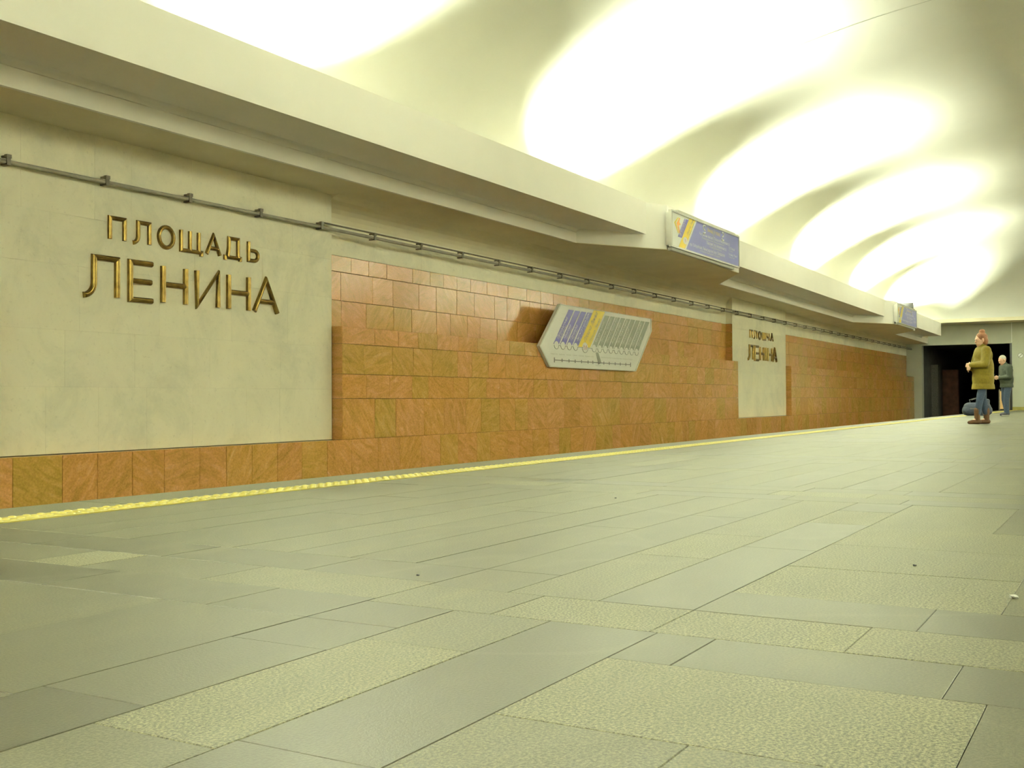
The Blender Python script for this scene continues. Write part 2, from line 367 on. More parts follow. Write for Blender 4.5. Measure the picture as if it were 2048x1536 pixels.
# marble piers
for pi, (a, c) in enumerate(piers[1:]):
    off = a-5.55
    J = {0: [6.06, 6.60, 7.15, 7.72, 8.46, 8.97], 1: [6.25, 7.01, 7.95, 8.98], 2: [6.4, 7.3, 8.25, 9.1], 3: [6.1, 7.0, 7.75, 8.7], 4: [5.82, 6.56, 6.97, 7.72, 8.6]}
    zs = [.06, .635, 1.125, 1.69, 2.13, SOF]
    for i in range(5):
        j = [min(q+off, c-.2) for q in J[i] if q+off < c-.25]
        row('marble_slab', a, c, zs[i], zs[i+1], PIER, .5, .9, M['marble'], wall, joints=j, gap=.0003, ch=.0006)
    # the side of the pier inside the recess is granite faced
    for zz in ((2.03, 2.22), (1.69, 2.03), (1.36, 1.69)):
        b = MB(); b.box(a-.003, a+.003, PIER+.002, REC+.02, zz[0]+.002, zz[1]-.002)
        if pi: b.build('granite_return', M['granite'], wall)
    b = MB(); b.box(a-.003, a+.003, PIER+.002, REC+.06, 2.222, SOF); b.build('marble_return', M['marble'], wall)
    b = MB(); b.box(c-.003, c+.003, PIER+.002, REC+.06, 1.36, SOF); b.build('marble_return', M['marble'], wall)
b = MB()
# white band above the granite with a cove up to the soffit
for i, (a, c) in enumerate(((-8.65, 5.55), (9.85, 24.15), (28.5, XB))):
    x = a
    while x < c-.01:
        e = min(c, x+1.02) if c-x > 1.5 else c
        wtile('marble_slab', x, e, 2.22, 2.66, REC, M['marble'], wall, gap=.0003, ch=.0006); x = e
    b = MB(); prof = [(REC+.05, 2.66)]+[(REC-.30+.30*math.cos(t), 2.60+.28*math.sin(t)) for t in [q*math.pi/2/8 for q in range(9)]]+[(REC-.30, 2.95), (REC+.05, 2.95)]
    b.prism([(a, y, z) for y, z in prof], [(c, y, z) for y, z in prof])
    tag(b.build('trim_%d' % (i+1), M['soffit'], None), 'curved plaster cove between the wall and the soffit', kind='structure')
# granite bays
for i, (a, c) in enumerate(((-8.65, 5.55), (9.85, 24.15), (28.5, XB))):
    bb = MB(); bb.box(a+.05, c-.05, REL+.03, REC+.05, -.6, 1.35); bb.box(a, c, REC+.02, REC+.04, 1.3, 2.22)
    g = tag(bb.build('wall_granite_bay_%d' % (i+1), M['grout']), 'polished orange granite cladding of a wall bay', kind='structure')
    lo, hi = (.3, .62)
    for z0, z1 in ((2.03, 2.22), (1.69, 2.03), (1.36, 1.69)):
        row('granite_tile', a, c, z0, z1, REC, lo, hi, M['granite'], g, tilt=.006)
    for z0, z1 in ((1.16, 1.36), (.81, 1.16), (.525, .81), (.055, .525)):
        row('granite_tile', a+.02, c-.02, z0, z1, REL, lo+.05, hi, M['granite'], g, tilt=.003)
        bx = MB(); bx.box(a+.017, a+.022, REL+.004, PIER+.01, z0+.002, z1-.002); bx.build('granite_return', M['granite'], g)
        bx = MB(); bx.box(c-.022, c-.017, REL+.004, PIER+.01, z0+.002, z1-.002); bx.build('granite_return', M['granite'], g)
    # ledge on top of the raised part
    x = a+.02
    while x < c-.03:
        e = min(c-.02, x+U(.8, 1.2)); bx = MB(); bx.box(x+.001, e-.001, REL+.003, REC, 1.345, 1.358); bx.build('ledge_stone', M['granite'], g); x = e
bb = MB(); bb.box(XA, XB, REL+.03, REC+.05, -1.2, .05)
g = tag(bb.build('baseboard_left', M['grout']), 'continuous orange granite base course at the foot of the wall', kind='structure')
row('granite_tile', 2., XB, -.62, .055, REL, .32, .52, M['granite'], g, joints=[2.5, 3.0, 3.4, 3.9, 4.35, 4.8, 5.2, 5.65, 6.12, 6.48, 6.86, 7.235, 7.68, 8.035, 8.40, 8.78, 9.17, 9.6], tilt=.002)
x = 2.
while x < 30:
    e = x+U(.7, 1.1); bx = MB(); bx.box(x+.001, e-.001, REL+.003, PIER+.02, .046, .0545); bx.build('ledge_stone', M['granite'], g); x = e

# opposite side, in plainer form (behind and right of the viewer)
b = MB(); b.box(XA, XB, mir(REC+.4), mir(PIER), -1.2, 3.7)
tag(b.build('wall_right', M['granite']), 'opposite station wall faced with orange granite', kind='structure')
b = MB()
for a, c in ((-12.9, -8.6), (5.55, 9.85), (24.15, 28.5)): b.box(a, c, mir(PIER)-.01, mir(PIER)+.02, .06, SOF)
b.build('marble_pier', M['marble'], bpy.data.objects['wall_right'])

# ------------------------------------------------------------------ cornice with light trough
def swept(name, prof, m, xs, flip=False):
    b = MB(); n = len(prof)
    for x in xs:
        for y, z in prof: b.v.append((x, mir(y) if flip else y, z+sag(x)))
    for i in range(len(xs)-1):
        for k in range(n): a = i*n+k; c = i*n+(k+1) % n; b.f.append([a, c, c+n, a+n])
    b.f.append(list(range(n))); b.f.append([len(b.v)-n+q for q in range(n)][::-1])
    return b.build(name, m)
XS = [XA, 0, 14, 20, 26, 32, 38, 43.6]
lower = [(F2, SOF), (REC+.1, SOF), (REC+.1, FB+.06), (F2, FB+.06)]
upper = [(F1, FB), (F2+.02, FB), (REC+.2, FB), (REC+.2, FB+.05), (F1+.08, FB+.05), (F1+.08, FT), (F1, FT)]
for fl, sd in ((False, 'left'), (True, 'right')):
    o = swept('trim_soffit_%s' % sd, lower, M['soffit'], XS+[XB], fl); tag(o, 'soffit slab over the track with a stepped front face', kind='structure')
    o = swept('trim_cornice_%s' % sd, upper, M['plaster'], XS+[45.2], fl); tag(o, 'cream plaster cornice fascia hiding the lamps', kind='structure')
# cornice front strip of the lower step is painted like the fascia
for fl, sd in ((False, 'left'), (True, 'right')):
    o = swept('trim_step_%s' % sd, [(F2-.012, SOF-.002), (F2+.03, SOF-.002), (F2+.03, FB), (F2-.012, FB)], M['plaster'], XS+[XB-.02], fl)
    tag(o, 'cream front face of the lower cornice step', kind='structure')
for fl, sd in ((False, 'left'), (True, 'right')):
    R_ = .06; pr_ = [(F2+.01, FB+.01)]+[(F2-.012-R_+R_*math.cos(t), FB-R_+R_*math.sin(t)) for t in [q*math.pi/2/8 for q in range(9)]]+[(F2-.012-R_, FB+.01)]
    o = swept('trim_cove_%s' % sd, pr_, M['plaster'], XS+[45.1], fl); o.data.polygons.foreach_set('use_smooth', [True]*len(o.data.polygons)); tag(o, 'small curved cove under the cornice fascia', kind='structure')
def block(x0, name):
    """trapezoid in plan; the upper part is only as deep as the fascia so that the lamp trough stays open behind it"""
    b = MB()
    ring = [(x0-1.40, F2), (x0, F0), (x0+3.55, F0), (x0+5.15, F2), (x0+5.15, F2+.3), (x0-1.40, F2+.3)]
    z0, zm, z1 = SOF-.001, FB+.055, 3.585
    b.prism([(x, y, z0+.006+sag(x)) for x, y in ring], [(x, y, zm+sag(x)) for x, y in ring])
    k = (F2-F1-.06)/(F2-F0); r3 = [(x0-1.4+1.4*k, F1+.06), (x0, F0), (x0+3.55, F0), (x0+3.55+1.6*(1-k), F1+.06)]
    b.prism([(x, y, zm-.002+sag(x)) for x, y in r3], [(x, y, z1+sag(x)) for x, y in r3])
    o = b.build(name, M['plaster']); tag(o, 'angular cornice block carrying a hanging direction sign', kind='structure')
    b = MB(); r2 = [(x0-1.40, F2), (x0, F0+.004), (x0+3.55, F0+.004), (x0+5.15, F2), (x0+5.15, F2+.3), (x0-1.40, F2+.3)]
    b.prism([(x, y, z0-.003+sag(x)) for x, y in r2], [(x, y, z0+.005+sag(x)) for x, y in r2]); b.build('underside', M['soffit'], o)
block(16.15, 'trim_block_1'); block(34.6, 'trim_block_2')

# ------------------------------------------------------------------ vaulted ceiling
XE = 45.3
def zc(x, y):
    t = max(-1, min(1, (y-YC)/8.75)); q = math.sqrt(max(0., 1-t*t))
    g = 1.0
    if x > 38.5: s = min(1., (x-38.5)/(XE-38.5)); g = math.sqrt(max(0., 1-s**2.2))
    z0 = 3.72-.265*max(0., min(1., (x-30)/15.3))
    return z0+2.95*q*g
b = MB(); nx, ny = 150, 64
xs = [XA+(38.5-XA)*i/90 for i in range(90)]+[38.5+(XE-38.5)*math.sin(math.pi/2*i/40) for i in range(41)]
ys = [YC+8.75*math.sin(-math.pi/2+math.pi*j/ny) for j in range(ny+1)]
for x in xs:
    for y in ys: b.v.append((x, y, zc(x, y)))
m_ = len(ys)
for i in range(len(xs)-1):
    for j in range(ny): a = i*m_+j; b.f.append([a, a+1, a+m_+1, a+m_])
ceil = b.build('ceiling', M['ceil'], None, True); tag(ceil, 'smooth white vaulted ceiling lit from the cornice', kind='structure')
# expansion joint across the vault
b = MB(); XJ = 17.3; js = [YC+8.6*(-1+2*j/80) for j in range(81)]
for j in range(80):
    y0, y1 = js[j], js[j+1]
    if y1 < -6 or y0 > 5.25: continue
    b.poly([(XJ-.009, y0, zc(XJ, y0)-.006), (XJ+.009, y0, zc(XJ, y0)-.006), (XJ+.009, y1, zc(XJ, y1)-.006), (XJ-.009, y1, zc(XJ, y1)-.006)])
tag(b.build('ceiling_joint', M['boardgrey']), 'thin grey expansion joint across the vault', kind='structure')

b = MB(); b.box(XE-.02, XB+.3, mir(8.6), 8.6, 3.425, 3.56); tag(b.build('trim_end_soffit', M['soffit']), 'flat soffit strip where the vault stops before the end wall', kind='structure')
# ------------------------------------------------------------------ end walls and tunnel portal
b = MB()
PR, PT = 4.27, 2.62
b.box(XB, XB+.4, mir(REC+.4), PR, -1.2, 3.75)                 # solid part behind the platform
b.box(XB, XB+.4, PR, REC+.4, PT, 3.75)                        # lintel over the tunnel mouth
b.box(XB, XB+.4, 7.60, REC+.4, -1.3, PT)                      # jamb beside the granite wall
ew = tag(b.build('wall_end', M['endwall']), 'pale end wall with a dark tunnel mouth', kind='structure')
b = MB(); b.box(XA-.4, XA, mir(REC+.4), REC+.4, -1.4, 7.2); tag(b.build('wall_back', M['endwall']), 'closing wall of the hall behind the viewer', kind='structure')
b = MB(); b.box(XB-.03, XB+.01, mir(EDGE), PR, 0, .13); tag(b.build('baseboard_end', M['olive']), 'olive stone baseboard along the end wall', kind='structure')
b = MB()
b.box(XB+.4, 66, 7.62, 7.9, -1.4, 2.9); b.box(XB+.4, 66, 3.6, PR-.02, -1.4, 2.9); b.box(XB+.4, 66, 3.6, 7.9, 2.62, 2.9); b.box(66, 66.3, 3.6, 7.9, -1.4, 2.9)
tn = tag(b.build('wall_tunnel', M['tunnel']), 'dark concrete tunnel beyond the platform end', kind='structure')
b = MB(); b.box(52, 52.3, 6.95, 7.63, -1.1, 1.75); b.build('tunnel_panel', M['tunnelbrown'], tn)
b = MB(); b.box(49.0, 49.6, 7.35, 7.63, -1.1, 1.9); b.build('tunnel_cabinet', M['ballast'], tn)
b = MB(); b.box(XB-.008, XB+.01, PR-.012, PR+.012, PT+.02, 3.45); b.build('corner_bead', M['white'], ew)
b = MB(); b.box(XB-.01, XB+.41, PR-.001, PR+.07, .0, PT); b.build('dark_jamb', M['black'], ew)

# ------------------------------------------------------------------ lamps in the cornice trough
def lamp(x, fl, k=1.0):
    y = 7.15; yy = mir(y) if fl else y; z = FB+.06+sag(x)
    r = empty('trough_lamp', (x, yy, z))
    tag(r, ['long white trough lamp lying hidden behind the cornice over the near track', 'long white trough lamp lying hidden behind the cornice across the platform'][fl], 'lamp', ['lamps behind the cornice', 'lamps behind the opposite cornice'][fl])
    b = MB()
    b.v += [(sx, a, c) for sx in (-1.2, 1.2) for a, c in ((-.16, 0), (.16, 0), (.22, .16), (.20, .16), (.14, .02), (-.14, .02), (-.20, .16), (-.22, .16))]
    b.f += [[q, (q+1) % 8, 8+(q+1) % 8, 8+q] for q in range(8)] + [list(range(8)), list(range(8, 16))]
    b.build('reflector', M['white_lamp'], r)
    for tilt, spread, share in ((.0, 92, .60), (.82, 108, .30)):  # second, tilted tube is an added fill for mid-vault and walls
      ld = bpy.data.lights.new('tube', 'AREA'); ld.shape = 'RECTANGLE'; ld.size = 1.7; ld.size_y = .14; ld.energy = LAMP_W*k*share; ld.color = LAMP_COL; ld.spread = math.radians(spread)
      lo = bpy.data.objects.new('tube', ld); link(lo, r); lo.location = (0, (-.08 if (tilt > 0) != bool(fl) else .08), .15)
      d = Vector((0, tilt if fl else -tilt, 1)).normalized()
      lo.rotation_euler = Matrix(((1, 0, 0), (0, -d.z, -d.y), (0, d.y, -d.z))).to_euler()
for x in LAMP_X:
    lamp(x, 0); lamp(x, 1)
for fl in (0, 1):
    lamp(43.0, fl, .55)  # weaker extra lamps, added to brighten the end of the vault

# ------------------------------------------------------------------ conduit with clips along the wall
pp = empty('wall_conduit', (XA, PIER-.055, 2.44)); tag(pp, 'long grey conduit clipped along the wall above the marble and granite', 'pipe')
def pz(x): return 2.475-XZ
XZ = 2.44
b = MB(); b.tube([(0, 0, .028), (XB-XA, 0, .028)], .019, 10); b.build('pipe', M['pipe'], pp, True)
b = MB(); b.tube([(35.6, .0, .082), (XB-XA, .0, .082)], .010, 8); b.build('cable', M['darkmetal'], pp, True)
bm_ = MB(); bm_.box(-.018, .018, -.03, .057, .0, .012); bm_.box(-.018, .018, -.03, -.02, .0, .075); bm_.box(-.022, .022, -.035, .0, .055, .085); bm_.box(-.012, .012, -.02, .057, .066, .082)
cl = bm_.build('clip', M['darkmetal'], pp); n0 = True
for i in range(-4, 40):
    x = 5.65+i*.985
    if n0: o = cl; n0 = False
    else: o = cl.copy(); link(o, pp)
    o.location = (x-XA, 0, 0)
b = MB()
for x in (10.9,): pass

# ------------------------------------------------------------------ lettering on the piers
def arc(cx, cy, rx, ry, a0, a1, n=10): return [(cx+rx*math.cos(math.radians(a0+(a1-a0)*i/n)), cy+ry*math.sin(math.radians(a0+(a1-a0)*i/n))) for i in range(n+1)]
GL = {
 'П': [[(0,0),(0,1),(1,1),(1,0)]],
 'Л': [[(1,0),(1,1),(.30,1),(.30,.40)]+arc(-.02,.36,.32,.36,-8,-88,7)],
 'О': [arc(.5,.5,.5,.5,0,360,28)],
 'Щ': [[(0,1),(0,0),(1.06,0),(1.06,-.2)],[(.46,1),(.46,0)],[(.92,1),(.92,0)]],
 'А': [[(0,0),(.5,1),(1,0)],[(.19,.32),(.81,.32)]],
 'Д': [[(0,-.16),(0,0),(1,0),(1,-.16)],[(.16,0),(.24,.5),(.26,1),(.86,1),(.86,0)]],
 'Ь': [[(0,1),(0,0),(.55,0)]+arc(.62,.27,.38,.27,-80,80,9)+[(.55,.54),(0,.54)]],
 'Е': [[(1,1),(0,1),(0,0),(1,0)],[(0,.5),(.95,.5)]],
 'Н': [[(0,0),(0,1)],[(1,0),(1,1)],[(0,.5),(1,.5)]],
 'И': [[(0,1),(0,0),(1,1),(1,0)]],
 'Ш': [[(0,1),(0,0),(1,0),(1,1)],[(.5,1),(.5,0)]],
 'Ч': [[(0,1),(0,.62)]+arc(.35,.62,.35,.22,180,270,6)+[(1,.40)],[(1,1),(1,0)]],
 'І': [[(.5,0),(.5,1)]],
}
def stroke(bm_, pts, r):
    """half-round bar swept along a polyline in the x-z plane, mitred corners, flat back against the wall"""
    prof = [(-1, .0), (-1, .35), (-.82, .75), (-.45, .98), (-.12, 1.02), (0, .9), (.12, 1.02), (.45, .98), (.82, .75), (1, .35), (1, .0)]
    P = [Vector(p) for p in pts]; n = len(P); closed = (P[0]-P[-1]).length < 1e-6
    k = len(prof); base = len(bm_.v)
    for i in range(n):
        if closed: d0 = (P[i]-P[i-1] if i else P[0]-P[-2]).normalized(); d1 = (P[i+1]-P[i] if i < n-1 else P[1]-P[0]).normalized()
        else:
            d0 = (P[i]-P[i-1]).normalized() if i else (P[1]-P[0]).normalized()
            d1 = (P[i+1]-P[i]).normalized() if i < n-1 else d0
        t = (d0+d1).normalized(); nn = Vector((-t.y, t.x)); sc2 = 1/max(.72, nn.dot(Vector((-d0.y, d0.x))))
        for a, h in prof:
            q = P[i]+nn*(a*r*sc2); bm_.v.append((q.x, -h*r*1.35, q.y))
    for i in range(n-1):
        for j in range(k):
            a = base+i*k+j; c = base+i*k+(j+1) % k
            bm_.f.append([a, c, c+k, a+k])
    if not closed:
        bm_.f.append([base+j for j in range(k)]); bm_.f.append([base+(n-1)*k+j for j in range(k)][::-1])
ORD = ['first', 'second', 'third', 'fourth', 'fifth', 'sixth', 'seventh']
def word(w, xs, z0, z1, r, size, group, where):
    for i, (ch, (a, c)) in enumerate(zip(w, xs)):
        wd, ht = (c-a)-2*r, (z1-z0)-2*r
        mb = MB()
        for pl in GL[ch]: stroke(mb, [((q-.5)*wd if ch != 'І' else 0, r+p*ht) for q, p in pl], r)
        o = mb.build('wall_letter', M['gold']); o.location = ((a+c)/2, PIER+.001, z0)
        o['letter'] = ch
        dup = w.count(ch) > 1
        tag(o, 'gold letter %s, %s in %s word, %s' % (ch, ORD[i], size, where), 'letter', group)
word('ПЛОЩАДЬ', [(6.70,6.905),(6.965,7.195),(7.27,7.49),(7.545,7.835),(7.88,8.10),(8.134,8.387),(8.47,8.65)], 1.955, 2.19, .0205, 'upper', 'letters of the upper word beside the long granite bay', 'on pier before the map bay')
word('ЛЕНИНА', [(6.41,6.826),(6.92,7.228),(7.31,7.648),(7.74,8.078),(8.173,8.514),(8.545,8.95)], 1.42, 1.82, .027, 'lower', 'letters of the lower word beside the long granite bay', 'on pier before the map bay')
word('ПЛОШЧА', [(25.41,25.64),(25.725,25.99),(26.09,26.33),(26.42,26.695),(26.795,27.005),(27.10,27.345)], 1.94, 2.16, .0205, 'upper', 'letters of the upper word on the far pier', 'on pier between both granite bays')
word('ЛЕНІНА', [(25.23,25.665),(25.745,26.095),(26.175,26.515),(26.615,26.72),(26.825,27.22),(27.245,27.63)], 1.413, 1.80, .030, 'lower', 'letters of the lower word on the far pier', 'on pier between both granite bays')

# ------------------------------------------------------------------ printed text helper
dg = None
def text_mesh(txt, size, align='LEFT'):
    cu = bpy.data.curves.new('txt', 'FONT'); cu.body = txt; cu.size = size; cu.align_x = align; cu.resolution_u = 2
    o = bpy.data.objects.new('txt', cu); col.objects.link(o)
    d = bpy.context.evaluated_depsgraph_get(); d.update()
    me = bpy.data.meshes.new_from_object(o.evaluated_get(d)); bpy.data.objects.remove(o); bpy.data.curves.remove(cu)
    return me
def text(name, txt, org, ang, size, m, parent, align='LEFT', sx=1.0):
    """flat print on a plane that faces -y; org in (x, y, z) of the parent"""
    me = text_mesh(txt, size, align); c, s_ = math.cos(ang), math.sin(ang)
    for v in me.vertices:
        x, y = v.co.x*sx, v.co.y
        v.co = (org[0]+c*x-s_*y, org[1], org[2]+s_*x+c*y)
    me.materials.clear(); me.materials.append(m); me.name = name
    return link(bpy.data.objects.new(name, me), parent)
def plate(name, pts, y, t, m, parent):
    """flat polygon (x,z points, seen from -y) of thickness t with its face at y"""
    b = MB(); b.prism([(x, y+t, z) for x, z in pts], [(x, y, z) for x, z in pts]); return b.build(name, m, parent)

# ------------------------------------------------------------------ route map board on the granite
mo = Vector((16.7, REL, 1.007))
rm = empty('route_map_board', mo); tag(rm, 'white six-sided route map board with blue, yellow and grey slanted bars', 'map board')
def mp_(pts): return [(x-mo.x, z-mo.z) for x, z in pts]
hexa = [(15.215,2.006),(18.912,2.0),(18.925,1.775),(18.177,1.007),(14.846,1.007),(14.519,1.316)]
plate('board', mp_(hexa), -.045, .043, M['board'], rm)
b = MB()
hx = [Vector((x-mo.x, z-mo.z)) for x, z in hexa]; cen = sum(hx, Vector((0, 0)))/6
inn = [p+(cen-p).normalized()*.035 for p in hx]
for i in range(6):
    j = (i+1) % 6
    q = [hx[i], hx[j], inn[j], inn[i]]
    b.prism([(p.x, -.044, p.y) for p in q], [(p.x, -.054, p.y) for p in q])
b.build('rim', M['ptext2'], rm)
FY = -.0465; SL = (15.519-14.984)/(1.937-1.369); ang = math.atan2(1.937-1.369, 15.519-14.984)
def bar(name, xt, w_, zt, zb, m, yy=FY):
    o = plate(name, mp_([(xt, zt), (xt+w_, zt), (xt+w_-SL*(zt-zb), zb), (xt-SL*(zt-zb), zb)]), yy, .001, m, rm); return o
names_b = [('Пятроўшчына', 'Петровщина'), ('Міхалова', 'Михалово'), ('Грушаўка', 'Грушевка'), ('Інстытут культуры', 'Институт культуры')]
names_g = [('Кастрычніцкая', 'Октябрьская'), ('Плошча Перамогі', 'Площадь Победы'), ('Плошча Якуба Коласа', 'Площадь Якуба Коласа'), ('Акадэмія навук', 'Академия наук'), ('Парк Чалюскінцаў', 'Парк Челюскинцев'), ('Маскоўская', 'Московская'), ('Усход', 'Восток'), ('Барысаўскі тракт', 'Борисовский тракт'), ('Уручча', 'Уручье')]
def station(xt, w_, zt, zb, m, nm, m1, m2, size, y=FY):
    bar('bar', xt, w_, zt, zb, m, y)
    bx, bz = xt-SL*(zt-zb)-mo.x, zb-mo.z
    ux, uz = math.cos(ang), math.sin(ang)
    for k, (t, mm, off, sz) in enumerate(((nm[0], m1, .60, size), (nm[1], m2, .16, size*.72))):
        ox = bx+w_*(1-off)+ux*.10-.0; oz = bz+uz*.10
        text('station_name', t, (ox+.02, y-.0012, oz), ang, sz, mm, rm, sx=.82)
for i, nm in enumerate(names_b): station(15.519+i*.2265, .185, 1.938, 1.37, M['blue'], nm, M['white'], M['ptext'], .088)
station(16.45, .43, 1.995, 1.36, M['pyellow'], ('Плошча Леніна', 'Площадь Ленина'), M['pline'], M['pgrey'], .115)
for i, nm in enumerate(names_g): station(16.885+i*.2195, .183, 1.932, 1.372, M['pgrey'], nm, M['white'], M['ptext'], .085)
# scalloped line of stops under the bars
cxs = [15.085+i*.222 for i in range(4)]+[16.10]+[16.44+i*.222 for i in range(9)]
for i, cx in enumerate(cxs):
    r = .062 if i != 4 else .085
    pts = [(cx-mo.x+r*1.25*math.cos(t), 1.355-mo.z+r*math.sin(t)) for t in [q*math.pi/8 for q in range(16)]]
    plate('stop_disc', pts, FY-.0015, .001, M['board'], rm)
    b = MB(); b.tube([(cx-mo.x+r*1.25*math.cos(t), FY-.002, 1.355-mo.z+r*math.sin(t)) for t in [math.pi+q*math.pi/8 for q in range(9)]], .004, 5); b.build('stop_arc', M['pline'], rm)
for a, c in zip(cxs, cxs[1:]):
    b = MB(); ra = .078; b.tube([(a+ra-mo.x, FY-.002, 1.352-mo.z), (max(a+ra+.01, c-ra)-mo.x, FY-.002, 1.352-mo.z)], .004, 5); b.build('stop_link', M['pline'], rm)
text('metro_mark', 'М', (16.10-mo.x, FY-.004, 1.315-mo.z), 0, .105, M['red'], rm, 'CENTER', 1.3)
b = MB(); b.tube([(15.006-mo.x, FY-.001, 1.12-mo.z), (17.934-mo.x, FY-.001, 1.12-mo.z)], .006, 5); b.build('second_line', M['pline'], rm)
xs2 = [15.006,15.266,15.508,15.729,15.956,16.201,16.381,16.608,16.811,17.032,17.274,17.489,17.725,17.934]
n2 = ['Каменная Горка','Кунцаўшчына','Спартыўная','Пушкінская','Маладзёжная','Фрунзенская','Няміга','Купалаўская','Першамайская','Пралетарская','Трактарны завод','Партызанская','Аўтазаводская','Магілёўская']
for i, x in enumerate(xs2):
    h = .038 if i in (0, 13) else .026
    plate('stop_mark', [(x-mo.x-.014, 1.12-mo.z-h), (x-mo.x+.014, 1.12-mo.z-h), (x-mo.x+.014, 1.12-mo.z+h), (x-mo.x-.014, 1.12-mo.z+h)], FY-.006, .001, M['pline'], rm)
    if i != 7: text('stop_name', n2[i], (x-mo.x, FY-.001, 1.205-mo.z), 0, .030, M['ptext'], rm, 'CENTER', 1.0)
plate('transfer_bar', mp_([(16.50,1.29),(16.60,1.29),(16.72,1.12),(16.60,1.09)]), FY-.003, .001, M['pgrey'], rm)
text('stop_name', 'Купалаўская', (16.60-mo.x, FY-.001, 1.062-mo.z), 0, .034, M['ptext'], rm, 'CENTER')

# ------------------------------------------------------------------ hanging direction signs
def dirsign(x0, label):
    d = sag(x0+1.8); ox, oz = x0, 2.92+d
    s = empty('direction_sign', (ox, F0, oz)); tag(s, label, 'direction sign', 'hanging direction signs on the cornice')
    W_, H_ = 3.36, .585; y = -.10
    b = MB(); b.box(.03, W_-.03, -.085, -.002, .03, H_-.03); b.build('housing', M['alu'], s)
    b = MB()
    b.box(0, W_, y-.012, -.06, 0, .028); b.box(0, W_, y-.012, -.06, H_-.028, H_); b.box(0, .045, y-.012, -.06, .028, H_-.028); b.box(W_-.035, W_, y-.012, -.06, .028, H_-.028)
    b.build('frame', M['alu'], s)
    b = MB(); b.box(.10, W_-.2, -.075, -.01, -.045, .0); b.build('rear_rail', M['boardgrey'], s)
    b = MB(); b.box(.4, W_-.12, -.07, -.02, H_, H_+.05); b.build('top_rail', M['alu'], s)
    plate('panel', [(.045, .028), (W_-.035, .028), (W_-.035, H_-.028), (.045, H_-.028)], y, .01, M['white'], s)
    f = y-.0015; sl = .93
    def par(name, xb, wb, z0, z1, m, yy=f): return plate(name, [(xb+z0*sl, z0), (xb+wb+z0*sl, z0), (xb+wb+z1*sl, z1), (xb+z1*sl, z1)], yy, .001, m, s)
    zt = H_-.03
    plate('blue_field', [(.66, .03), (W_-.036, .03), (W_-.036, zt), (1.16, zt)], f, .001, M['signblue'], s)
    par('yellow_bar', .30, .27, .03, zt, M['pyellow'])
    par('blue_bar', .115, .17, .19, .52, M['blue'], f-.001)
    pts = [(.62+.10*math.cos(t), .165+.06*math.sin(t)) for t in [q*math.pi/8 for q in range(16)]]
    plate('stop_disc', pts, f-.002, .001, M['white'], s)
    text('metro_mark', 'М', (.62, f-.004, .14), 0, .07, M['red'], s, 'CENTER')
    an = math.atan2(1, sl)
    text('station_name', 'Інстытут культуры', (.37, f-.003, .21), an, .058, M['white'], s, sx=.8)
    text('station_name', 'Институт культуры', (.42, f-.003, .20), an, .042, M['ptext'], s, sx=.8)
    text('station_name', 'Плошча Леніна', (.72, f-.003, .25), an, .075, M['pline'], s, sx=.8)
    text('station_name', 'Площадь Ленина', (.80, f-.003, .25), an, .05, M['pgrey'], s, sx=.8)
    # arrow and little figure, pointing along the platform
    plate('arrow', [(.30, .50), (.14, .40), (.30, .25), (.34, .25), (.20, .40), (.34, .50)], f-.001, .001, M['pyellow'], s)
    plate('arrow_inner', [(.36, .50), (.24, .40), (.36, .25), (.40, .25), (.33, .37), (.42, .40), (.36, .43), (.40, .50)], f-.001, .001, M['orange'], s)
    cx = 1.97
    plate('divider', [(cx-.006, .08), (cx+.006, .08), (cx+.006, .50), (cx-.006, .50)], f-.001, .001, M['ptext'], s)
    def tx(t, x, z, sz, m, al): text('lettering', t, (x, f-.0015, z), 0, sz, m, s, al, 1.0)
    W1, T1 = M['white'], M['ptext']
    tx('Выхад', cx-.03, .455, .085, M['pyellow'], 'RIGHT'); tx('ў горад', cx+.03, .455, .085, M['pyellow'], 'LEFT')
    for ix, gl in ((1.50, 'S'), (2.44, '2')):
        b = MB(); sg = 1 if gl == 'S' else -1
        q = [(ix+sg*.05, .545), (ix-sg*.02, .55), (ix-sg*.055, .525), (ix-sg*.03, .49), (ix+sg*.03, .47), (ix+sg*.05, .44), (ix, .415), (ix-sg*.055, .425)]
        b.tube([(a, f-.003, c-.02) for a, c in q], .014, 6); b.build('exit_mark', W1, s)
    for t, t2, z, sz in (('Чыгуначны вакзал', 'Железнодорожный вокзал', .345, .075), ('Паштамт', 'Почтамт', .235, .075), ('вул. Бабруйская, Ленінградская', 'ул. Бобруйская, Ленинградская', .115, .072)):
        tx(t, cx-.03, z, sz, W1, 'RIGHT'); tx(t2, cx-.03, z-.042, .042, T1, 'RIGHT')
    for t, t2, z in (('Плошча Незалежнасці', 'Площадь Независимости', .345), ('пр. Незалежнасці', 'пр. Независимости', .235), ('вул. Свярдлова', 'ул. Свердлова', .115)):
        tx(t, cx+.03, z, .075, W1, 'LEFT'); tx(t2, cx+.03, z-.042, .042, T1, 'LEFT')
    for t, t2, z in (('ТЦ "Сталіца"', 'ТЦ "Столица"', .285), ('Гасцініца "Мінск"', 'Гостиница "Минск"', .175)):
        tx(t, cx+.80, z, .058, W1, 'LEFT'); tx(t2, cx+.80, z-.040, .036, T1, 'LEFT')
dirsign(16.05, 'blue, white and yellow direction sign on the cornice block facing the route map board')
dirsign(34.5, 'blue, white and yellow direction sign on the cornice block beyond the far marble pier')
b = MB(); b.box(-.02, .02, 0, .46, 0, .36); o = b.build('baffle_plate', M['black']); o.location = (37.9, F0+.0, 3.30); tag(o, 'dark baffle plate standing across the cornice behind the farther direction sign', 'baffle plate')

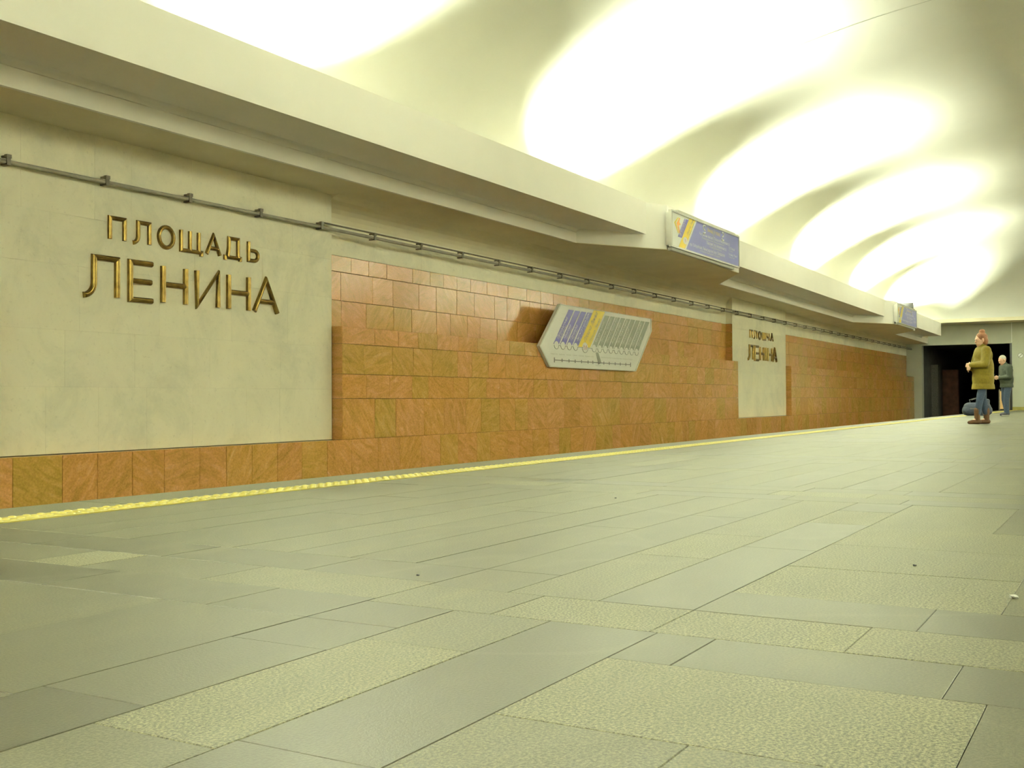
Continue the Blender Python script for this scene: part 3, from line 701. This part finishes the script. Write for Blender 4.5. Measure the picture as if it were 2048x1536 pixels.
# ------------------------------------------------------------------ people
def capsules(bm_, parts):
    """parts: (p0, r0, p1, r1) tapered limbs with round ends"""
    for p0, ra, p1, rb in parts:
        p0, p1 = Vector(p0), Vector(p1); d = p1-p0
        for p, r in ((p0, ra), (p1, rb)):
            bmesh.ops.create_icosphere(bm_, subdivisions=2, radius=r, matrix=Matrix.Translation(p))
        if d.length > 1e-5:
            mt = Matrix.Translation((p0+p1)/2) @ d.to_track_quat('Z', 'Y').to_matrix().to_4x4()
            bmesh.ops.create_cone(bm_, cap_ends=True, segments=14, radius1=ra, radius2=rb, depth=d.length, matrix=mt)
def blobs(bm_, items):
    """items: (centre, radii) ellipsoids"""
    for c, r in items:
        bmesh.ops.create_icosphere(bm_, subdivisions=3, radius=1, matrix=Matrix.Translation(c) @ Matrix.Diagonal((*r, 1)))
def organic(name, parts, items, m, parent, voxel, smooth=2):
    bm_ = bmesh.new(); capsules(bm_, parts); blobs(bm_, items)
    me = bpy.data.meshes.new(name); bm_.to_mesh(me); bm_.free()
    o = bpy.data.objects.new(name, me); col.objects.link(o)
    r = o.modifiers.new('r', 'REMESH'); r.mode = 'VOXEL'; r.voxel_size = voxel
    s = o.modifiers.new('s', 'SMOOTH'); s.iterations = smooth; s.factor = .5
    d = bpy.context.evaluated_depsgraph_get(); d.update()
    me2 = bpy.data.meshes.new_from_object(o.evaluated_get(d)); o.modifiers.clear(); o.data = me2; bpy.data.meshes.remove(me)
    me2.name = name; me2.materials.clear(); me2.materials.append(m); me2.polygons.foreach_set('use_smooth', [True]*len(me2.polygons))
    if parent: o.parent = parent
    return o
def hem(o, z):
    bm_ = bmesh.new(); bm_.from_mesh(o.data)
    r = bmesh.ops.bisect_plane(bm_, geom=bm_.verts[:]+bm_.edges[:]+bm_.faces[:], plane_co=(0, 0, z), plane_no=(0, 0, -1), clear_outer=True)
    bmesh.ops.holes_fill(bm_, edges=[q for q in r['geom_cut'] if isinstance(q, bmesh.types.BMEdge)])
    bm_.to_mesh(o.data); bm_.free()
def hand(wr, fw, th, curl):
    """five fingers from wrist point wr, pointing along fw, palm side th (unit vectors)"""
    wr, fw, th = Vector(wr), Vector(fw).normalized(), Vector(th).normalized(); sd = fw.cross(th).normalized()
    P = []
    for k, (off, L) in enumerate(((-.030, .062), (-.010, .074), (.010, .078), (.030, .070))):
        a = wr+fw*.085+sd*off; k1 = a+(fw*(1-curl)+th*curl).normalized()*L*.5; k2 = k1+(fw*(1-2*curl)+th*(2*curl)).normalized()*L*.5
        P += [(wr+sd*off*.6, .016, a, .013), (a, .011, k1, .0095), (k1, .0095, k2, .008)]
    a = wr+fw*.03-sd*.035; k1 = a+(fw*.6-sd*.5+th*.4).normalized()*.04; k2 = k1+(fw*.8+th*.5).normalized()*.032
    P += [(wr, .02, a, .014), (a, .013, k1, .011), (k1, .011, k2, .009)]
    return P
def head(c, tilt):
    """ellipsoid head with jaw, nose, ears, brow; local +x is forward"""
    c = Vector(c); R = Matrix.Rotation(tilt, 3, 'Y')
    def at(x, y, z): return c+R @ Vector((x, y, z))
    it = [(at(0, 0, .02), (.098, .076, .112)), (at(.03, 0, -.06), (.066, .058, .062)), (at(-.02, 0, .03), (.088, .078, .098))]
    P = [(at(.088, 0, .01), .012, at(.112, 0, -.028), .014), (at(.09, -.03, .03), .013, at(.09, .03, .03), .013), (at(.085, -.018, -.072), .012, at(.085, .018, -.072), .012),
         (at(.07, -.012, -.105), .018, at(.07, .012, -.105), .018)]
    for s in (-1, 1): P.append((at(-.005, .078*s, .02), .018, at(-.01, .08*s, -.025), .012))
    return P, it, at
# the woman in the mustard jacket: stands by the platform edge, arms folded in front
def woman():
    H = [(.0, .09, .9), (.0, -.09, .9)]
    P = []; base = empty('tmp')
    legs = []
    for s, fx in ((1, .15), (-1, -.09)):
        hip = (0, .085*s, .86); kn = (fx*.5+.02, .09*s, .47); an = (fx, .09*s, .09)
        legs.append((hip, kn, an)); P += [(hip, .085, kn, .055), (kn, .055, an, .038), (an, .036, (fx+.13, .09*s, .03), .028)]
    P += [((0, 0, .9), .12, (0, 0, 1.12), .11), ((0, 0, 1.12), .11, (0, 0, 1.33), .12), ((0, 0, 1.34), .07, (.015, 0, 1.47), .05)]
    arms = []
    for s in (1, -1):
        sh = (0, .165*s, 1.36); el = (.06, .25*s, 1.10); wr = (.24, .05*s, 1.06+.03*s)
        arms.append((sh, el, wr)); P += [(sh, .055, el, .042), (el, .042, wr, .028)] + hand(wr, (.5, -.75*s, .05), (-.7, -.2*s, -.2), .35)
    hp, hi, at = head((.03, 0, 1.555), .12)
    bpy.data.objects.remove(base)
    body = organic('person', P+hp, hi, M['skin'], None, .009)
    jp = [((0, 0, .74), .17, (0, 0, .95), .175), ((0, 0, .95), .175, (0, 0, 1.18), .155), ((0, 0, 1.18), .155, (0, 0, 1.33), .14), ((0, .1, 1.35), .09, (0, -.1, 1.35), .09), ((.0, 0, 1.38), .085, (.01, 0, 1.44), .075)]
    for (sh, el, wr), s in zip(arms, (1, -1)):
        v = Vector(wr)*.92+Vector(el)*.08
        jp += [(sh, .088, el, .075), (el, .075, tuple(v), .056)]
    jk = organic('jacket', jp, [((0, 0, .66), (.20, .22, .22)), ((0, 0, .84), (.19, .22, .26)), ((0, 0, 1.02), (.185, .23, .34)), ((0, 0, 1.27), (.16, .22, .18))], M['mustard'], body, .013); hem(jk, .645)
    tp = [((0, 0, .80), .12, (0, 0, .88), .12)]
    for hip, kn, an in legs: tp += [(hip, .098, kn, .068), (kn, .068, (an[0], an[1], .17), .054)]
    organic('jeans', tp, [], M['jeans'], body, .012)
    for hip, kn, an in legs:
        x, y, z = an
        organic('boot', [((x, y, .26), .058, (x, y, .08), .05), ((x-.03, y, .045), .044, (x+.06, y, .045), .045), ((x+.06, y, .045), .045, (x+.15, y, .032), .032)], [], M['boot'], body, .009)
    organic('hair', [(at(-.05, 0, .10), .05, at(-.06, 0, .06), .07)], [(at(-.018, 0, .045), (.102, .088, .108)), (at(-.055, 0, -.02), (.072, .086, .10)), (at(-.04, 0, .16), (.055, .055, .045))], M['hair'], body, .009)
    for s in (-1, 1): organic('eye', [], [(at(.093, .03*s, .012), (.008, .012, .007))], M['black'], body, .003, 1)
    organic('mouth', [(at(.092, -.018, -.062), .006, at(.092, .018, -.062), .006)], [], M['red'], body, .003, 1)
    return body
wm = woman(); wm.location = (22.35, 2.55, 0); wm.rotation_euler = (0, 0, math.radians(118))
wm.scale = (1.02, 1.02, 1.02)
tag(wm, 'person in mustard jacket, blue jeans and brown ankle boots standing with arms folded', 'person')
def man():
    P = []; legs = []
    for s, fx in ((1, .06), (-1, -.05)):
        hip = (-.02, .09*s, .84); kn = (.02+fx*.4, .10*s, .45); an = (fx-.02, .11*s, .085)
        legs.append((hip, kn, an)); P += [(hip, .085, kn, .058), (kn, .058, an, .04), (an, .038, (fx+.12, .11*s, .03), .03)]
    P += [((-.02, 0, .88), .125, (-.01, 0, 1.10), .12), ((-.01, 0, 1.10), .12, (.0, 0, 1.29), .135), ((.01, 0, 1.31), .065, (.05, 0, 1.42), .055)]
    arms = []
    for s in (1, -1):
        sh = (0, .19*s, 1.31); el = (.0, .23*s, 1.04); wr = (.22, .07*s, 1.02)
        arms.append((sh, el, wr)); P += [(sh, .06, el, .046), (el, .046, wr, .03)] + hand(wr, (.8, -.45*s, .1), (.1, -.8*s, .3), .3)
    hp, hi, at = head((.085, 0, 1.50), .42)
    body = organic('person', P+hp, hi, M['skin'], None, .009)
    jp = [((-.02, 0, .86), .15, (-.01, 0, 1.08), .155), ((-.01, 0, 1.08), .155, (0, 0, 1.28), .15), ((0, .11, 1.30), .09, (0, -.11, 1.30), .09), ((.01, 0, 1.33), .085, (.03, 0, 1.39), .075)]
    for sh, el, wr in arms: jp += [(sh, .09, el, .075), (el, .075, tuple(Vector(wr)*.9+Vector(el)*.1), .055)]
    jk = organic('jacket', jp, [((-.02, 0, .80), (.16, .205, .2)), ((-.02, 0, .98), (.165, .215, .26)), ((-.02, 0, 1.22), (.15, .22, .16))], M['parka'], body, .013); hem(jk, .77)
    tp = [((-.02, 0, .82), .13, (-.02, 0, .90), .13)]
    for hip, kn, an in legs: tp += [(hip, .10, kn, .075), (kn, .075, (an[0], an[1], .10), .062)]
    organic('jeans', tp, [], M['jeans'], body, .012)
    for hip, kn, an in legs:
        x, y, z = an
        sh = organic('sneaker', [((x-.03, y, .06), .046, (x+.06, y, .055), .046), ((x+.06, y, .055), .046, (x+.16, y, .04), .034), ((x-.01, y, .10), .045, (x-.01, y, .06), .045)], [], M['sneaker'], body, .009)
        organic('sole', [((x-.04, y, .018), .016, (x+.17, y, .018), .016), ((x-.04, y-.03, .018), .016, (x+.15, y-.028, .018), .016), ((x-.04, y+.03, .018), .016, (x+.15, y+.028, .018), .016)], [], M['sole'], sh, .007)
    organic('hair', [], [(at(-.022, 0, .05), (.094, .080, .092))], M['greyhair'], body, .008)
    for s in (-1, 1): organic('eye', [], [(at(.093, .03*s, .012), (.008, .012, .007))], M['black'], body, .003, 1)
    organic('mouth', [(at(.092, -.02, -.062), .006, at(.092, .02, -.062), .006)], [], M['red'], body, .003, 1)
    return body
mn = man(); mn.location = (32.15, 3.10, 0); mn.rotation_euler = (0, 0, math.radians(122))
tag(mn, 'person with cropped grey hair in dark green jacket looking down at a phone', 'person')
ph = MB(); ph.box(-.006, .006, -.036, .036, -.07, .07); po = ph.build('phone', M['black'])
po.matrix_world = Matrix.Translation((32.15, 3.10, 0)) @ Matrix.Rotation(math.radians(122), 4, 'Z') @ Matrix.Translation((.36, 0, 1.075)) @ Matrix.Rotation(-.6, 4, 'Y')
tag(po, 'black mobile phone held in both hands by the person in green', 'phone')
b = MB(); b.poly([(-.0065, -.032, -.06), (-.0065, .032, -.06), (-.0065, .032, .06), (-.0065, -.032, .06)]); b.build('screen', M['ptext'], po)
# luggage
bg = empty('duffel_bag', (31.1, 3.70, 0), math.radians(210)); tag(bg, 'dark blue duffel bag on the floor behind the person in mustard', 'bag')
organic('bag_body', [((0, -.26, .16), .14, (0, .26, .16), .14), ((0, -.24, .25), .12, (0, .24, .25), .12), ((0, .22, .30), .10, (0, .27, .40), .07)], [], M['bag'], bg, .012).location = (0, 0, 0)
b = MB()
for s in (-.12, .02): b.tube([(s*.2, -.16, .33), (s, -.15, .44), (s, 0, .49), (s, .15, .44), (s*.2, .16, .33)], .012, 8)
b.build('handle', M['black'], bg, True)
b = MB(); b.box(.142, .150, -.24, .24, .20, .215); b.build('zip', M['darkmetal'], bg)
b = MB(); b.box(-.152, -.146, -.22, -.12, .14, .27); b.build('luggage_tag', M['paper'], bg)
# fittings at the end wall
b = MB(); b.box(-.02, .02, -.17, .17, .06, .74); g_ = empty('platform_gate', (45.6, 4.46, 0)); b.build('panel', M['tan'], g_)
tag(g_, 'low tan gate panel at the platform end before the tunnel mouth', 'gate')
for s in (-1, 1):
    b = MB(); b.box(-.025, .025, s*.17-.02, s*.17+.02, 0, .80); b.build('post', M['darkmetal'], g_)
b = MB(); n = 24
ns = empty('round_sign', (XB, 3.96, 2.13)); tag(ns, 'small round white warning sign with dark rim on the end wall', 'sign')
def disc(name, r, x0, x1, m):
    b = MB(); b.prism([(x1, r*math.cos(t), r*math.sin(t)) for t in [q*2*math.pi/n for q in range(n)]], [(x0, r*math.cos(t), r*math.sin(t)) for t in [q*2*math.pi/n for q in range(n)]]); return b.build(name, m, ns)
disc('plate', .10, -.01, 0, M['pline']); disc('face', .085, -.013, -.009, M['white'])
b = MB(); b.prism([(-.0145, a, c) for a, c in ((-.07, .055), (-.055, .07), (.07, -.055), (.055, -.07))], [(-.0125, a, c) for a, c in ((-.07, .055), (-.055, .07), (.07, -.055), (.055, -.07))]); b.build('bar', M['pline'], ns)
# litter
def scrap(name, loc, r, m, label, cat):
    bm_ = bmesh.new(); bmesh.ops.create_icosphere(bm_, subdivisions=2, radius=r)
    for v in bm_.verts: v.co *= U(.6, 1.15); v.co.z *= .45
    me = bpy.data.meshes.new(name); bm_.to_mesh(me); bm_.free(); me.materials.append(m)
    o = link(bpy.data.objects.new(name, me)); zmin = min(v.co.z for v in me.vertices); o.location = (loc[0], loc[1], -zmin)
    tag(o, label, cat, 'litter on the floor')
scrap('paper_scrap', (2.98, .275), .012, M['paper'], 'crumpled white paper scrap lying on the floor slabs', 'paper scrap')
for q in ((2.57, 1.79), (3.42, .585), (5.05, 2.3)): scrap('dirt_speck', q, .006, M['black'], 'tiny black speck of dirt lying on the floor slabs', 'dirt')
